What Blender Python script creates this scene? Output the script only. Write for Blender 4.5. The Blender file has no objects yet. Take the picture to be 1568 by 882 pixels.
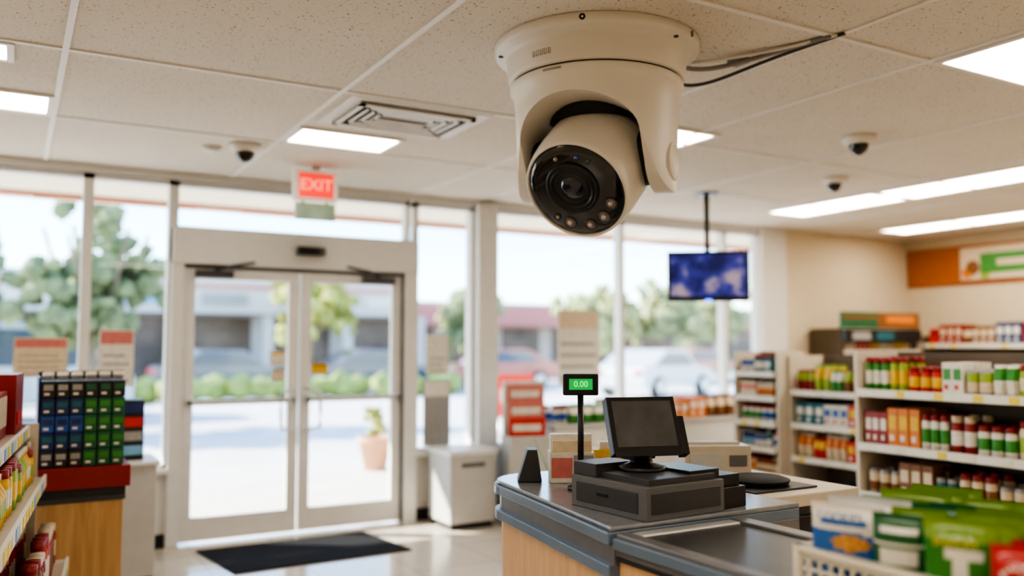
import bpy, bmesh, math, random
from mathutils import Matrix, Vector, Euler
random.seed(7)
C=bpy.context
col=C.scene.collection
CZ=2.83

# ---------------------------------------------------------------- materials
_m={}
def mat(name,c,rough=.5,metal=0.,var=.06,scale=12,bump=0.,bscale=60,coat=0.,emit=None,es=0.,alpha=None,spec=.5):
    if name in _m: return _m[name]
    m=bpy.data.materials.new(name); m.use_nodes=True
    nt=m.node_tree; n=nt.nodes; l=nt.links
    b=n['Principled BSDF']
    b.inputs['Roughness'].default_value=rough
    b.inputs['Metallic'].default_value=metal
    b.inputs['Specular IOR Level'].default_value=spec
    b.inputs['Coat Weight'].default_value=coat
    tc=n.new('ShaderNodeTexCoord')
    nz=n.new('ShaderNodeTexNoise'); nz.inputs['Scale'].default_value=scale; nz.inputs['Detail'].default_value=4
    l.new(tc.outputs['Object'],nz.inputs['Vector'])
    r=n.new('ShaderNodeValToRGB')
    r.color_ramp.elements[0].position=.3; r.color_ramp.elements[1].position=.7
    r.color_ramp.elements[0].color=tuple(max(0,x*(1-var)) for x in c)+(1,)
    r.color_ramp.elements[1].color=tuple(min(1,x*(1+var)) for x in c)+(1,)
    l.new(nz.outputs['Fac'],r.inputs['Fac']); l.new(r.outputs['Color'],b.inputs['Base Color'])
    if bump:
        n2=n.new('ShaderNodeTexNoise'); n2.inputs['Scale'].default_value=bscale
        l.new(tc.outputs['Object'],n2.inputs['Vector'])
        bp=n.new('ShaderNodeBump'); bp.inputs['Strength'].default_value=bump; bp.inputs['Distance'].default_value=.01
        l.new(n2.outputs['Fac'],bp.inputs['Height']); l.new(bp.outputs['Normal'],b.inputs['Normal'])
    if emit:
        b.inputs['Emission Color'].default_value=emit+(1,); b.inputs['Emission Strength'].default_value=es
    _m[name]=m
    return m

def glassmat(name,tint=(.96,.985,.985)):
    m=bpy.data.materials.new(name); m.use_nodes=True; nt=m.node_tree; n=nt.nodes; l=nt.links
    n.remove(n['Principled BSDF']); o=n['Material Output']
    t=n.new('ShaderNodeBsdfTransparent'); t.inputs['Color'].default_value=tint+(1,)
    g=n.new('ShaderNodeBsdfGlossy'); g.inputs['Roughness'].default_value=.02
    lw=n.new('ShaderNodeLayerWeight'); lw.inputs['Blend'].default_value=.5
    pw=n.new('ShaderNodeMath'); pw.operation='POWER'; pw.inputs[1].default_value=4
    ma=n.new('ShaderNodeMath'); ma.operation='MULTIPLY_ADD'; ma.inputs[1].default_value=.5; ma.inputs[2].default_value=.02
    mx=n.new('ShaderNodeMixShader')
    l.new(lw.outputs['Facing'],pw.inputs[0]); l.new(pw.outputs[0],ma.inputs[0]); l.new(ma.outputs[0],mx.inputs['Fac'])
    l.new(t.outputs[0],mx.inputs[1]); l.new(g.outputs[0],mx.inputs[2]); l.new(mx.outputs[0],o.inputs['Surface'])
    return m

def ceilmat():
    m=bpy.data.materials.new('ceiling_tile'); m.use_nodes=True; nt=m.node_tree; n=nt.nodes; l=nt.links
    b=n['Principled BSDF']; b.inputs['Roughness'].default_value=.95; b.inputs['Specular IOR Level'].default_value=.1
    tc=n.new('ShaderNodeTexCoord')
    v=n.new('ShaderNodeTexNoise'); v.inputs['Scale'].default_value=75; v.inputs['Detail'].default_value=3; v.inputs['Roughness'].default_value=.7
    l.new(tc.outputs['Object'],v.inputs['Vector'])
    r=n.new('ShaderNodeValToRGB'); e=r.color_ramp.elements
    e[0].position=.325; e[0].color=(.18,.13,.09,1); e[1].position=.39; e[1].color=(.74,.685,.60,1)
    l.new(v.outputs['Fac'],r.inputs['Fac'])
    big=n.new('ShaderNodeTexNoise'); big.inputs['Scale'].default_value=1.2; l.new(tc.outputs['Object'],big.inputs['Vector'])
    r2=n.new('ShaderNodeValToRGB'); r2.color_ramp.elements[0].color=(.9,.88,.86,1); r2.color_ramp.elements[1].color=(1,1,1,1)
    l.new(big.outputs['Fac'],r2.inputs['Fac'])
    mx=n.new('ShaderNodeMixRGB'); mx.blend_type='MULTIPLY'; mx.inputs[0].default_value=1
    l.new(r.outputs['Color'],mx.inputs[1]); l.new(r2.outputs['Color'],mx.inputs[2]); l.new(mx.outputs[0],b.inputs['Base Color'])
    bp=n.new('ShaderNodeBump'); bp.inputs['Strength'].default_value=.35; bp.inputs['Distance'].default_value=.006
    l.new(v.outputs['Fac'],bp.inputs['Height']); l.new(bp.outputs['Normal'],b.inputs['Normal'])
    return m

def floormat():
    m=bpy.data.materials.new('floor_tile'); m.use_nodes=True; nt=m.node_tree; n=nt.nodes; l=nt.links
    b=n['Principled BSDF']; b.inputs['Roughness'].default_value=.16
    tc=n.new('ShaderNodeTexCoord'); br=n.new('ShaderNodeTexBrick')
    br.offset=0; br.inputs['Scale'].default_value=1; br.inputs['Brick Width'].default_value=.6; br.inputs['Row Height'].default_value=.6
    br.inputs['Mortar Size'].default_value=.004; br.inputs['Color1'].default_value=(.66,.61,.54,1); br.inputs['Color2'].default_value=(.62,.57,.50,1); br.inputs['Mortar'].default_value=(.38,.35,.32,1)
    l.new(tc.outputs['Object'],br.inputs['Vector'])
    nz=n.new('ShaderNodeTexNoise'); nz.inputs['Scale'].default_value=5; nz.inputs['Detail'].default_value=8; l.new(tc.outputs['Object'],nz.inputs['Vector'])
    r=n.new('ShaderNodeValToRGB'); r.color_ramp.elements[0].color=(.85,.83,.8,1); r.color_ramp.elements[1].color=(1,1,1,1); l.new(nz.outputs['Fac'],r.inputs['Fac'])
    mx=n.new('ShaderNodeMixRGB'); mx.blend_type='MULTIPLY'; mx.inputs[0].default_value=1
    l.new(br.outputs['Color'],mx.inputs[1]); l.new(r.outputs['Color'],mx.inputs[2]); l.new(mx.outputs[0],b.inputs['Base Color'])
    return m

def woodmat(name,c1,c2):
    m=bpy.data.materials.new(name); m.use_nodes=True; nt=m.node_tree; n=nt.nodes; l=nt.links
    b=n['Principled BSDF']; b.inputs['Roughness'].default_value=.4
    tc=n.new('ShaderNodeTexCoord'); mp=n.new('ShaderNodeMapping'); mp.inputs['Scale'].default_value=(14,14,1.2)
    nz=n.new('ShaderNodeTexNoise'); nz.inputs['Scale'].default_value=2.2; nz.inputs['Detail'].default_value=6; nz.inputs['Distortion'].default_value=.6
    l.new(tc.outputs['Object'],mp.inputs['Vector']); l.new(mp.outputs[0],nz.inputs['Vector'])
    r=n.new('ShaderNodeValToRGB'); r.color_ramp.elements[0].position=.3; r.color_ramp.elements[1].position=.72
    r.color_ramp.elements[0].color=c1+(1,); r.color_ramp.elements[1].color=c2+(1,)
    l.new(nz.outputs['Fac'],r.inputs['Fac']); l.new(r.outputs['Color'],b.inputs['Base Color'])
    return m

def screenmat(name,c1,c2,c3,strength,scale=5):
    m=bpy.data.materials.new(name); m.use_nodes=True; nt=m.node_tree; n=nt.nodes; l=nt.links
    b=n['Principled BSDF']; b.inputs['Roughness'].default_value=.2; b.inputs['Base Color'].default_value=(.01,.01,.02,1)
    tc=n.new('ShaderNodeTexCoord'); nz=n.new('ShaderNodeTexNoise'); nz.inputs['Scale'].default_value=scale; nz.inputs['Detail'].default_value=3
    l.new(tc.outputs['Object'],nz.inputs['Vector'])
    r=n.new('ShaderNodeValToRGB'); e=r.color_ramp.elements
    e[0].position=.38; e[0].color=c1+(1,); e[1].position=.66; e[1].color=c3+(1,); x=e.new(.52); x.color=c2+(1,)
    l.new(nz.outputs['Fac'],r.inputs['Fac']); l.new(r.outputs['Color'],b.inputs['Emission Color']); b.inputs['Emission Strength'].default_value=strength
    return m

# ---------------------------------------------------------------- builder
class B:
    def __init__(s,name,M=None):
        s.name=name; s.bm=bmesh.new(); s.mats=[]; s.M=M or Matrix()
    def mi(s,m):
        if m not in s.mats: s.mats.append(m)
        return s.mats.index(m)
    def V(s,p,M=None):
        v=Vector(p)
        if M is not None: v=M@v
        return s.bm.verts.new(s.M@v)
    def F(s,vs,i,smooth=False):
        try:
            f=s.bm.faces.new(vs); f.material_index=i; f.smooth=smooth; return f
        except ValueError: return None
    def box(s,x0,x1,y0,y1,z0,z1,m,M=None):
        i=s.mi(m)
        v=[s.V(p,M) for p in ((x0,y0,z0),(x1,y0,z0),(x1,y1,z0),(x0,y1,z0),(x0,y0,z1),(x1,y0,z1),(x1,y1,z1),(x0,y1,z1))]
        for q in ((3,2,1,0),(4,5,6,7),(0,1,5,4),(1,2,6,5),(2,3,7,6),(3,0,4,7)): s.F([v[k] for k in q],i)
    def lathe(s,prof,m,segs=32,M=None,smooth=True,mats=None):
        i=s.mi(m); rings=[]
        for r,z in prof:
            if r<1e-6: rings.append([s.V((0,0,z),M)])
            else: rings.append([s.V((r*math.cos(2*math.pi*k/segs),r*math.sin(2*math.pi*k/segs),z),M) for k in range(segs)])
        for j in range(len(rings)-1):
            a,b=rings[j],rings[j+1]; ii=i if not mats else s.mi(mats[j])
            for k in range(segs):
                k2=(k+1)%segs
                if len(a)==1 and len(b)==1: continue
                if len(a)==1: s.F([a[0],b[k],b[k2]],ii,smooth)
                elif len(b)==1: s.F([a[k2],a[k],b[0]],ii,smooth)
                else: s.F([a[k2],a[k],b[k],b[k2]],ii,smooth)
    def cyl(s,c,r,z0,z1,m,segs=24,M=None,r2=None):
        r2=r if r2 is None else r2
        T=Matrix.Translation(c); T=(M@T) if M is not None else T
        i=s.mi(m)
        a=[s.V((r*math.cos(2*math.pi*k/segs),r*math.sin(2*math.pi*k/segs),z0),T) for k in range(segs)]
        b=[s.V((r2*math.cos(2*math.pi*k/segs),r2*math.sin(2*math.pi*k/segs),z1),T) for k in range(segs)]
        for k in range(segs):
            k2=(k+1)%segs; s.F([a[k],a[k2],b[k2],b[k]],i,True)
        s.F(a[::-1],i); s.F(b,i)
    def prism(s,pts,z0,z1,m,M=None,smooth=False):
        i=s.mi(m)
        a=[s.V((p[0],p[1],z0),M) for p in pts]; b=[s.V((p[0],p[1],z1),M) for p in pts]
        s.F(a[::-1],i); s.F(b,i); N=len(pts)
        for k in range(N): s.F([a[k],a[(k+1)%N],b[(k+1)%N],b[k]],i,smooth)
    def tube(s,pts,r,m,segs=8,M=None):
        i=s.mi(m); pts=[Vector(p) for p in pts]; rings=[]
        for k,p in enumerate(pts):
            t=(pts[min(k+1,len(pts)-1)]-pts[max(k-1,0)]).normalized()
            up=Vector((0,0,1)) if abs(t.z)<.9 else Vector((1,0,0))
            a=t.cross(up).normalized(); b=t.cross(a).normalized()
            rings.append([s.V(p+(a*math.cos(2*math.pi*j/segs)+b*math.sin(2*math.pi*j/segs))*r,M) for j in range(segs)])
        for k in range(len(rings)-1):
            for j in range(segs):
                j2=(j+1)%segs; s.F([rings[k][j],rings[k][j2],rings[k+1][j2],rings[k+1][j]],i,True)
        s.F(rings[0][::-1],i); s.F(rings[-1],i)
    def blob(s,c,r,m,sub=2,amp=.25,sc=(1,1,1)):
        i=s.mi(m); t=bmesh.new(); bmesh.ops.create_icosphere(t,subdivisions=sub,radius=1)
        mp={}
        for v in t.verts:
            k=1+random.uniform(-amp,amp)
            mp[v]=s.V((c[0]+v.co.x*r*k*sc[0],c[1]+v.co.y*r*k*sc[1],c[2]+v.co.z*r*k*sc[2]))
        for f in t.faces: s.F([mp[v] for v in f.verts],i,False)
        t.free()
    def done(s,parent=None,bevel=0,seg=2,loc=None,rot=None,recalc=True):
        if recalc: bmesh.ops.recalc_face_normals(s.bm,faces=s.bm.faces[:])
        me=bpy.data.meshes.new(s.name); s.bm.to_mesh(me); s.bm.free()
        for m in s.mats: me.materials.append(m)
        o=bpy.data.objects.new(s.name,me); col.objects.link(o)
        if parent is not None: o.parent=parent
        if loc is not None: o.location=loc
        if rot is not None: o.rotation_euler=rot
        if bevel:
            b=o.modifiers.new('bev','BEVEL'); b.width=bevel; b.segments=seg; b.limit_method='ANGLE'; b.angle_limit=math.radians(40)
        return o
def empty(name,loc=(0,0,0),rz=0):
    e=bpy.data.objects.new(name,None); col.objects.link(e); e.location=loc; e.rotation_euler=(0,0,rz); e.empty_display_size=.1; return e
def text(name,body,size,m,parent,loc,rot,ext=.001,align='CENTER'):
    c=bpy.data.curves.new(name,'FONT'); c.body=body; c.size=size; c.extrude=ext; c.align_x=align; c.align_y='CENTER'
    c.materials.append(m); o=bpy.data.objects.new(name,c); col.objects.link(o); o.parent=parent; o.location=loc; o.rotation_euler=rot; return o
def frame(ox,oy,deg,oz=0): return Matrix.Translation((ox,oy,oz))@Matrix.Rotation(math.radians(deg),4,'Z')

# ---------------------------------------------------------------- palette
white_trim=mat('white_frame',(.72,.71,.69),.4,var=.03)
alum=mat('aluminium',(.62,.63,.63),.35,.6,var=.04)
cream=mat('cream_wall',(.66,.56,.40),.8,var=.03,bump=.1)
wallw=mat('white_wall',(.72,.69,.64),.8,var=.03)
plas=mat('camera_plastic',(.72,.67,.595),.42,var=.015,scale=4,bump=.015,bscale=300)
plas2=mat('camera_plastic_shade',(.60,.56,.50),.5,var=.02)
blk=mat('black_plastic',(.015,.015,.017),.35,var=.1)
blkm=mat('black_matte',(.02,.02,.02),.7,var=.2)
gloss=mat('black_gloss',(.006,.006,.008),.06,var=.1,coat=.5)
dgrey=mat('dark_grey_plastic',(.06,.06,.065),.42,var=.05)
mgrey=mat('mid_grey',(.15,.15,.155),.45,var=.05)
lgrey=mat('light_grey',(.50,.49,.47),.5,var=.04)
steel=mat('counter_steel',(.20,.20,.21),.35,.3,var=.06)
bluegrey=mat('bumper_blue_grey',(.15,.20,.27),.3,var=.05)
ctop=mat('counter_top_grey',(.24,.25,.27),.2,var=.08,scale=25)
beltm=mat('belt_black',(.045,.045,.048),.3,var=.1)
lam=mat('laminate_beige',(.56,.50,.41),.35,var=.05)
wood=woodmat('maple_wood',(.66,.40,.20),(.78,.52,.29))
wood2=woodmat('oak_wood',(.45,.26,.11),(.60,.37,.17))
shelfm=mat('shelf_white',(.64,.57,.47),.45,var=.03)
shelfb=mat('shelf_back',(.16,.12,.09),.6,var=.05)
tag=mat('price_strip',(.75,.72,.65),.4,var=.03)
tagy=mat('price_tag_yellow',(.8,.62,.08),.5)
lampm=mat('lamp_diffuser',(.9,.88,.85),.5,emit=(1,.90,.76),es=10.5)
glass=glassmat('window_glass')
P={k:mat('pack_'+k,c,.4,var=.1,scale=30) for k,c in dict(red=(.55,.03,.02),darkred=(.28,.02,.02),green=(.05,.25,.04),dgreen=(.02,.13,.06),lime=(.3,.40,.05),blue=(.03,.10,.38),navy=(.02,.04,.14),teal=(.02,.13,.17),white=(.72,.68,.60),cream=(.66,.54,.38),yellow=(.72,.45,.04),orange=(.65,.2,.03),brown=(.22,.09,.03),pink=(.6,.2,.18),grey=(.33,.32,.31),sky=(.2,.42,.62),black=(.03,.03,.03)).items()}

# ---------------------------------------------------------------- room shell
o=B('floor'); o.box(-3,9.85,-3,7.1,-.1,0,floormat()); o.done()
o=B('ceiling'); o.box(-3,9.85,-3,7.1,CZ,CZ+.1,ceilmat()); o.done()
o=B('wall_left'); o.box(-3.12,-3,-3,7.1,0,CZ,cream); o.done()
o=B('wall_right'); o.box(9.85,9.97,-3,7.1,0,CZ,cream); o.done()
o=B('wall_back'); o.box(-3,9.85,-3.12,-3,0,CZ,cream); o.done()
o=B('wall_front')
for a,b in ((-3,1.06),(2.995,7.25)): o.box(a,b,7,7.1,0,.58,wallw)
o.box(7.25,9.85,7,7.1,0,CZ,cream)
o.box(-3,7.25,7,7.1,2.765,CZ,wallw)
o.done()
o=B('trim_column'); o.box(3.64,3.84,6.9,7.14,0,2.80,white_trim); o.done(bevel=.006)
o=B('trim_pilaster'); o.box(7.22,7.60,6.93,7.0,0,CZ,wallw); o.done(bevel=.004)
o=B('baseboard_front')
for a,b in ((-3,1.05),(3.0,3.64),(3.84,9.84)): o.box(a,b,6.985,7.0,0,.1,blkm)
o.done()
o=B('baseboard_right'); o.box(9.83,9.85,-3,6.98,0,.1,blkm); o.done()
o=B('trim_crown'); o.box(-3,7.22,6.96,7.0,2.77,CZ,white_trim); o.done(bevel=.004)
grid=mat('grid_metal',(.76,.72,.66),.5,var=.02)
o=B('trim_ceiling_grid')
for x in (-2.41,-1.12,.17,1.455,3.02,3.66,4.95,6.24,7.53,8.82): o.box(x-.014,x+.014,-3,6.96,CZ-.008,CZ+.001,grid)
for y in (-1.2,.62,2.46,4.29,5.6): o.box(-3,9.85,y-.014,y+.014,CZ-.0075,CZ+.001,grid)
o.done()
def window(n,x0,x1,z0,z1,mull=()):
    o=B('window_%d'%n); t=.035
    o.box(x0,x1,6.99,7.1,z0,z0+t,white_trim); o.box(x0,x1,6.99,7.1,z1-t,z1,white_trim)
    o.box(x0,x0+t,6.99,7.1,z0,z1,white_trim); o.box(x1-t,x1,6.99,7.1,z0,z1,white_trim)
    for q in mull: o.box(q-.025,q+.025,6.99,7.1,z0,z1,white_trim)
    o.box(x0+t,x1-t,7.04,7.048,z0+t,z1-t,glass)
    if z0<1: o.box(x0-.02,x1+.02,6.93,7.0,z0-.03,z0+.005,white_trim)
    return o.done()
window(1,-2.98,-1.05,.58,2.765); window(2,-1.05,.46,.58,2.765); window(3,.46,1.05,.58,2.765)
window(4,1.05,3.0,2.38,2.765); window(5,3.05,3.64,.58,2.765); window(6,3.84,7.24,.58,2.765,(5.32,6.72))
o=B('trim_door_frame')
o.box(1.04,1.13,6.94,7.12,0,2.40,white_trim); o.box(2.94,3.06,6.94,7.12,0,2.40,white_trim)
o.box(1.04,3.06,6.92,7.12,2.13,2.40,white_trim); o.box(1.04,3.06,6.96,7.12,2.33,2.42,alum)
o.box(1.13,2.94,6.98,7.1,2.10,2.13,mgrey); o.box(2.925,2.945,6.95,7.1,0,2.13,mgrey)
o.done(bevel=.005)
def door(n,x0,x1,hs):
    e=B('door_%d'%n); s=.085; y0,y1=6.99,7.04
    e.box(x0,x0+s,y0,y1,.02,2.1,white_trim); e.box(x1-s,x1,y0,y1,.02,2.1,white_trim)
    e.box(x0+s,x1-s,y0,y1,.02,.2,white_trim); e.box(x0+s,x1-s,y0,y1,2.02,2.1,white_trim)
    e.box(x0+s,x1-s,7.01,7.018,.2,2.02,glass)
    e.box(x0+.03,x1-.03,6.93,6.96,1.05,1.09,alum)
    for q in (x0+.05,x1-.05): e.box(q-.015,q+.015,6.93,6.99,1.045,1.095,alum)
    hx=x1-.05 if hs>0 else x0+.05; dx=-.1*hs
    e.tube([(hx,6.99,.82),(hx,6.93,.82),(hx+dx,6.92,.85),(hx+dx*1.05,6.92,.98),(hx+dx,6.92,1.13),(hx,6.93,1.16),(hx,6.99,1.16)],.013,alum)
    cx=(x0+.22) if hs>0 else (x1-.22)
    e.box(cx-.14,cx+.14,6.93,6.99,2.03,2.085,dgrey)
    e.tube([(cx,6.95,2.09),(cx+.12*hs,6.86,2.12),(cx+.3*hs,6.93,2.16)],.012,dgrey)
    return e.done(bevel=.003)
door(1,1.135,2.03,1); door(2,2.045,2.925,-1)
o=B('door_motion_sensor'); o.box(1.98,2.2,6.84,6.92,2.235,2.30,blk); o.box(2.0,2.18,6.83,6.84,2.245,2.29,gloss); o.done(bevel=.008)
o=B('entrance_mat'); matm=mat('mat_fibre',(.03,.031,.034),.9,var=.3,scale=120,bump=.6,bscale=300,spec=.1)
o.prism([(1.22,6.74),(1.33,5.95),(2.61,5.99),(2.51,6.77)],0,.012,matm)
o.done(bevel=.004)

# ---------------------------------------------------------------- ceiling fixtures
def panel(x0,x1,y0,y1):
    o=B('ceiling_light_panel'); t=.03
    o.box(x0,x1,y0,y1,CZ-.006,CZ+.002,lampm)
    for a in ((x0-t,x1+t,y0-t,y0),(x0-t,x1+t,y1,y1+t),(x0-t,x0,y0,y1),(x1,x1+t,y0,y1)): o.box(*a,CZ-.014,CZ+.002,grid)
    return o.done()
for a in ((1.5,2.13,5.14,5.5),(-.62,.13,5.16,5.52),(3.14,3.79,4.02,4.36),(-.8,-.06,4.34,4.56),(3.72,4.92,1.88,2.43),
          (6.45,6.95,2.6,4.84),(6.45,6.95,4.92,6.1),(8.6,9.05,2.2,4.4),(8.6,9.05,4.48,6.45),(6.45,6.95,-.6,1.6),(8.6,9.05,-1,1.4),
          (-.6,.6,.8,1.4),(1.2,2.4,-1.6,-1.0),(3.9,5.1,-1.8,-1.2),(-2.4,-1.4,2.7,3.3),(-2,-1,-1.8,-1.2)): panel(*a)
o=B('hvac_ceiling_vent'); x0,x1,y0,y1=1.52,2.36,4.31,4.93
fm=mat('vent_white',(.70,.66,.60),.45); dk=mat('vent_dark',(.22,.19,.16),.8)
o.box(x0,x1,y0,y1,CZ-.012,CZ,fm)
for k in range(4):
    i0=.07+k*.055
    a0,a1,b0,b1=x0+i0,x1-i0,y0+i0,y1-i0
    o.box(a0,a1,b0,b1,CZ-.0125-.0005*k,CZ-.011,dk)
    j=.03
    for q in ((a0,a1,b0,b0+j),(a0,a1,b1-j,b1),(a0,a0+j,b0,b1),(a1-j,a1,b0,b1)): o.box(*q,CZ-.034+k*.004,CZ-.022+k*.004,fm)
    for q in ((a0,a0+.006,b0,b1),(a1-.006,a1,b0,b1)): o.box(*q,CZ-.03,CZ-.012,fm)
o.done()
def dome(x,y,s):
    o=B('mini_dome_camera',Matrix.Translation((x,y,CZ)))
    o.lathe([(0,0),(s*1.15,0),(s*1.15,-s*.25),(s*1.0,-s*.5),(s*.62,-s*.62),(0,-s*.62)],plas,28)
    o.lathe([(s*.68,-s*.55),(s*.66,-s*.8),(s*.5,-s*1.12),(s*.25,-s*1.3),(0,-s*1.36)],gloss,24)
    o.done()
dome(1.30,5.78,.09); dome(4.62,3.6,.09); dome(5.6,4.6,.085)
o=B('smoke_detector',Matrix.Translation((1.12,5.95,CZ))); o.lathe([(0,0),(.06,0),(.06,-.02),(.045,-.035),(0,-.035)],fm,24); o.done()
e=empty('exit_sign',(1.92,6.25,0))
o=B('housing'); o.box(-.165,.165,-.03,.03,2.57,2.80,mat('sign_white',(.72,.66,.60),.4,emit=(1,.85,.75),es=.15)); o.box(-.03,.03,-.02,.02,2.80,CZ,fm)
o.box(-.13,.13,-.034,-.03,2.595,2.775,mat('exit_red',(.8,.02,.008),.4,emit=(1,.03,.01),es=.75))
o.box(-.15,.15,-.025,.01,2.43,2.555,mat('exit_lower_plate',(.35,.5,.4),.3,var=.2)); o.box(-.1,-.08,-.01,.01,2.55,2.58,fm); o.box(.08,.1,-.01,.01,2.55,2.58,fm)
o.done(parent=e,bevel=.004)
text('letters','EXIT',.12,mat('exit_letter',(.9,.4,.3),.4,emit=(1,.3,.2),es=1.0),e,(0,-.036,2.685),(math.pi/2,0,0))
e=empty('hanging_television',(5.19,5.61,0),math.radians(-38))
o=B('pole'); o.cyl((0,.03,0),.022,2.1,CZ,blk,16); o.box(-.09,.09,-.06,.12,CZ-.015,CZ,blk); o.box(-.08,.08,-.01,.05,2.0,2.2,blk); o.done(parent=e)
o=B('body'); o.box(-.345,.345,-.045,.02,1.885,2.315,blk); o.box(-.03,.03,-.05,-.04,1.885,1.90,mat('tv_led',(.05,.1,.8),.4,emit=(.05,.15,1),es=4)); o.done(parent=e,bevel=.008)
o=B('screen'); o.box(-.318,.318,-.049,-.0455,1.925,2.29,screenmat('tv_screen',(.008,.012,.09),(.035,.04,.24),(.34,.26,.30),.9,6)); o.done(parent=e)

# ---------------------------------------------------------------- big PTZ security camera
cam_e=empty('security_camera',(2.23,3.11,CZ),math.radians(-55))
o=B('mount_base')
o.lathe([(0,0),(.452,0),(.455,-.006),(.455,-.030),(.450,-.040),(.438,-.048),(.412,-.052),(.404,-.058),(.400,-.075),(.392,-.155),(.388,-.166),(.380,-.170),(0,-.170)],plas,128)
o.lathe([(.374,-.165),(.374,-.182)],blkm,96)
for a in (-1.35,-.15,3.3,1.6):
    ca,sa=math.cos(a),math.sin(a)
    M=Matrix.Translation((ca*.452,sa*.452,-.022))@Matrix.Rotation(a,4,'Z')@Matrix.Rotation(math.pi/2,4,'Y')
    o.lathe([(.013,0),(.013,.004),(.009,.006),(.004,.002),(0,.002)],blk if a==-1.35 else dgrey,16,M)
for a in (-.35,-2.6,.9):
    M=Matrix.Translation((math.cos(a)*.428,math.sin(a)*.428,-.049))
    o.lathe([(.010,0),(.010,-.006),(0,-.006)],dgrey,12,M)
o.done(parent=cam_e)
y=B('yoke_body'); y.lathe([(0,-.176),(.376,-.176),(.384,-.182),(.384,-.205),(.378,-.215),(.366,-.235),(.362,-.30),(.356,-.42),(.350,-.55),(.345,-.72),(0,-.72)],plas,160)
yo=y.done()
pts=[(-.5,-.15),(-.5,-.245),(-.43,-.275),(-.34,-.33),(-.28,-.39),(-.225,-.46),(-.19,-.53)]
for k in range(1,16):
    a=math.pi+math.pi*k/16; pts.append((.175*math.cos(a),-.53+.145*math.sin(a)))
pts+=[(.19,-.53),(.225,-.46),(.28,-.39),(.34,-.33),(.43,-.275),(.5,-.245),(.5,-.15)]
Mx=Matrix(((0,0,1,0),(1,0,0,0),(0,1,0,0),(0,0,0,1)))
c=B('cut_side'); c.prism(pts,-.6,.6,plas,Mx); co=c.done()
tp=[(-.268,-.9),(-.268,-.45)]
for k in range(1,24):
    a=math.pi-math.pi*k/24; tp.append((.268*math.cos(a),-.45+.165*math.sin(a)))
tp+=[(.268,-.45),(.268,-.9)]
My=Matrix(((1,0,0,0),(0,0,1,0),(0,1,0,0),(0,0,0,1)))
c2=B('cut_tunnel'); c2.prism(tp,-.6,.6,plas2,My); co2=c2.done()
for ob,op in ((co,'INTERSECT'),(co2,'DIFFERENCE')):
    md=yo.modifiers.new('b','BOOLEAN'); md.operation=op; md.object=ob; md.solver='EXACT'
md=yo.modifiers.new('bv','BEVEL'); md.width=.007; md.segments=3; md.limit_method='ANGLE'; md.angle_limit=math.radians(38)
C.view_layer.update()
dg=C.evaluated_depsgraph_get()
me=bpy.data.meshes.new_from_object(yo.evaluated_get(dg))
yo.modifiers.clear(); yo.data=me
for ob in (co,co2): bpy.data.objects.remove(ob,do_unlink=True)
for p_ in me.polygons: p_.use_smooth=True
try: me.set_sharp_from_angle(angle=math.radians(32))
except Exception: pass
yo.parent=cam_e
PZ=-.515
o=B('arm_caps')
for sgn in (1,-1):
    M=Matrix.Translation((sgn*.338,0,-.54))@Matrix.Rotation(sgn*math.pi/2,4,'Y')
    o.lathe([(.085,-.02),(.085,.012),(.081,.0165),(.074,.0165),(.072,.013),(.068,.0165),(0,.0165)],plas,48,M)
    M2=Matrix.Translation((sgn*.262,0,PZ))@Matrix.Rotation(sgn*math.pi/2,4,'Y')
    o.lathe([(.12,-.06),(.12,.02)],blkm,32,M2)
o.cyl((0,.03,0),.22,-.34,-.172,blkm,48)
o.done(parent=cam_e)
pitch=math.radians(38)
H=Matrix.Translation((0,0,PZ))@Matrix.Rotation(math.radians(-6),4,'Z')@Matrix.Rotation(pitch,4,'X')@Matrix.Rotation(math.pi/2,4,'X')
R=.246
o=B('camera_head',H)
prof=[]
for k in range(0,25):
    a=math.pi/2*k/24; prof.append((R*math.sin(a),-R*math.cos(a)))
prof+=[(R,.06),(.244,.14),(.238,.21),(.231,.247),(.227,.260),(.221,.265),(.2165,.261),(.216,.252)]
o.lathe(prof,plas,128)
o.lathe([(.2465,-.012),(.2468,-.008),(.2465,-.004)],plas2,96)
o.done(parent=cam_e)
H2=H@Matrix.Translation((0,0,.018))
o=B('lens_face',H2)
face=mat('ir_glass_black',(.006,.006,.008),.09,var=.1,coat=1.)
barrel=mat('lens_barrel',(.016,.016,.018),.28,var=.1)
T=Matrix.Translation((-.004,.022,0))
o.lathe([(.216,.234),(.208,.243),(.17,.249),(.10,.254),(0,.255)],face,96)
o.lathe([(.118,.248),(.118,.262),(.113,.267),(.106,.267),(.103,.262),(.100,.262),(.098,.266),(.090,.266),(.086,.259),(.078,.2585),(.076,.262),(.070,.262),(.064,.2575),(.052,.2572)],barrel,72,T)
lensg=mat('lens_glass',(.01,.012,.03),.03,var=.3,coat=1.,spec=.5)
o.lathe([(.052,.2572),(.045,.262),(.03,.268),(.015,.271),(0,.272)],lensg,48,T)
ringm=mat('led_ring',(.10,.095,.09),.25,.5)
ledg=mat('led_glass',(.22,.18,.17),.12,var=.3,scale=60,coat=.6)
ledc=mat('led_core',(.55,.48,.45),.2,var=.2,scale=90)
for ang,rr,sz in ((-26,.160,.031),(8,.164,.028),(36,.162,.031),(64,.160,.029),(-47,.164,.016)):
    a=math.radians(ang); T2=Matrix.Translation((math.sin(a)*rr,-math.cos(a)*rr,0))
    o.lathe([(sz,.244),(sz,.2555),(sz*.86,.257),(sz*.8,.252)],ringm,28,T2)
    o.lathe([(sz*.8,.251),(sz*.5,.254),(sz*.3,.2545)],ledg,28,T2)
    o.lathe([(sz*.36,.2545),(sz*.3,.258),(0,.260)],ledc,20,T2)
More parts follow.
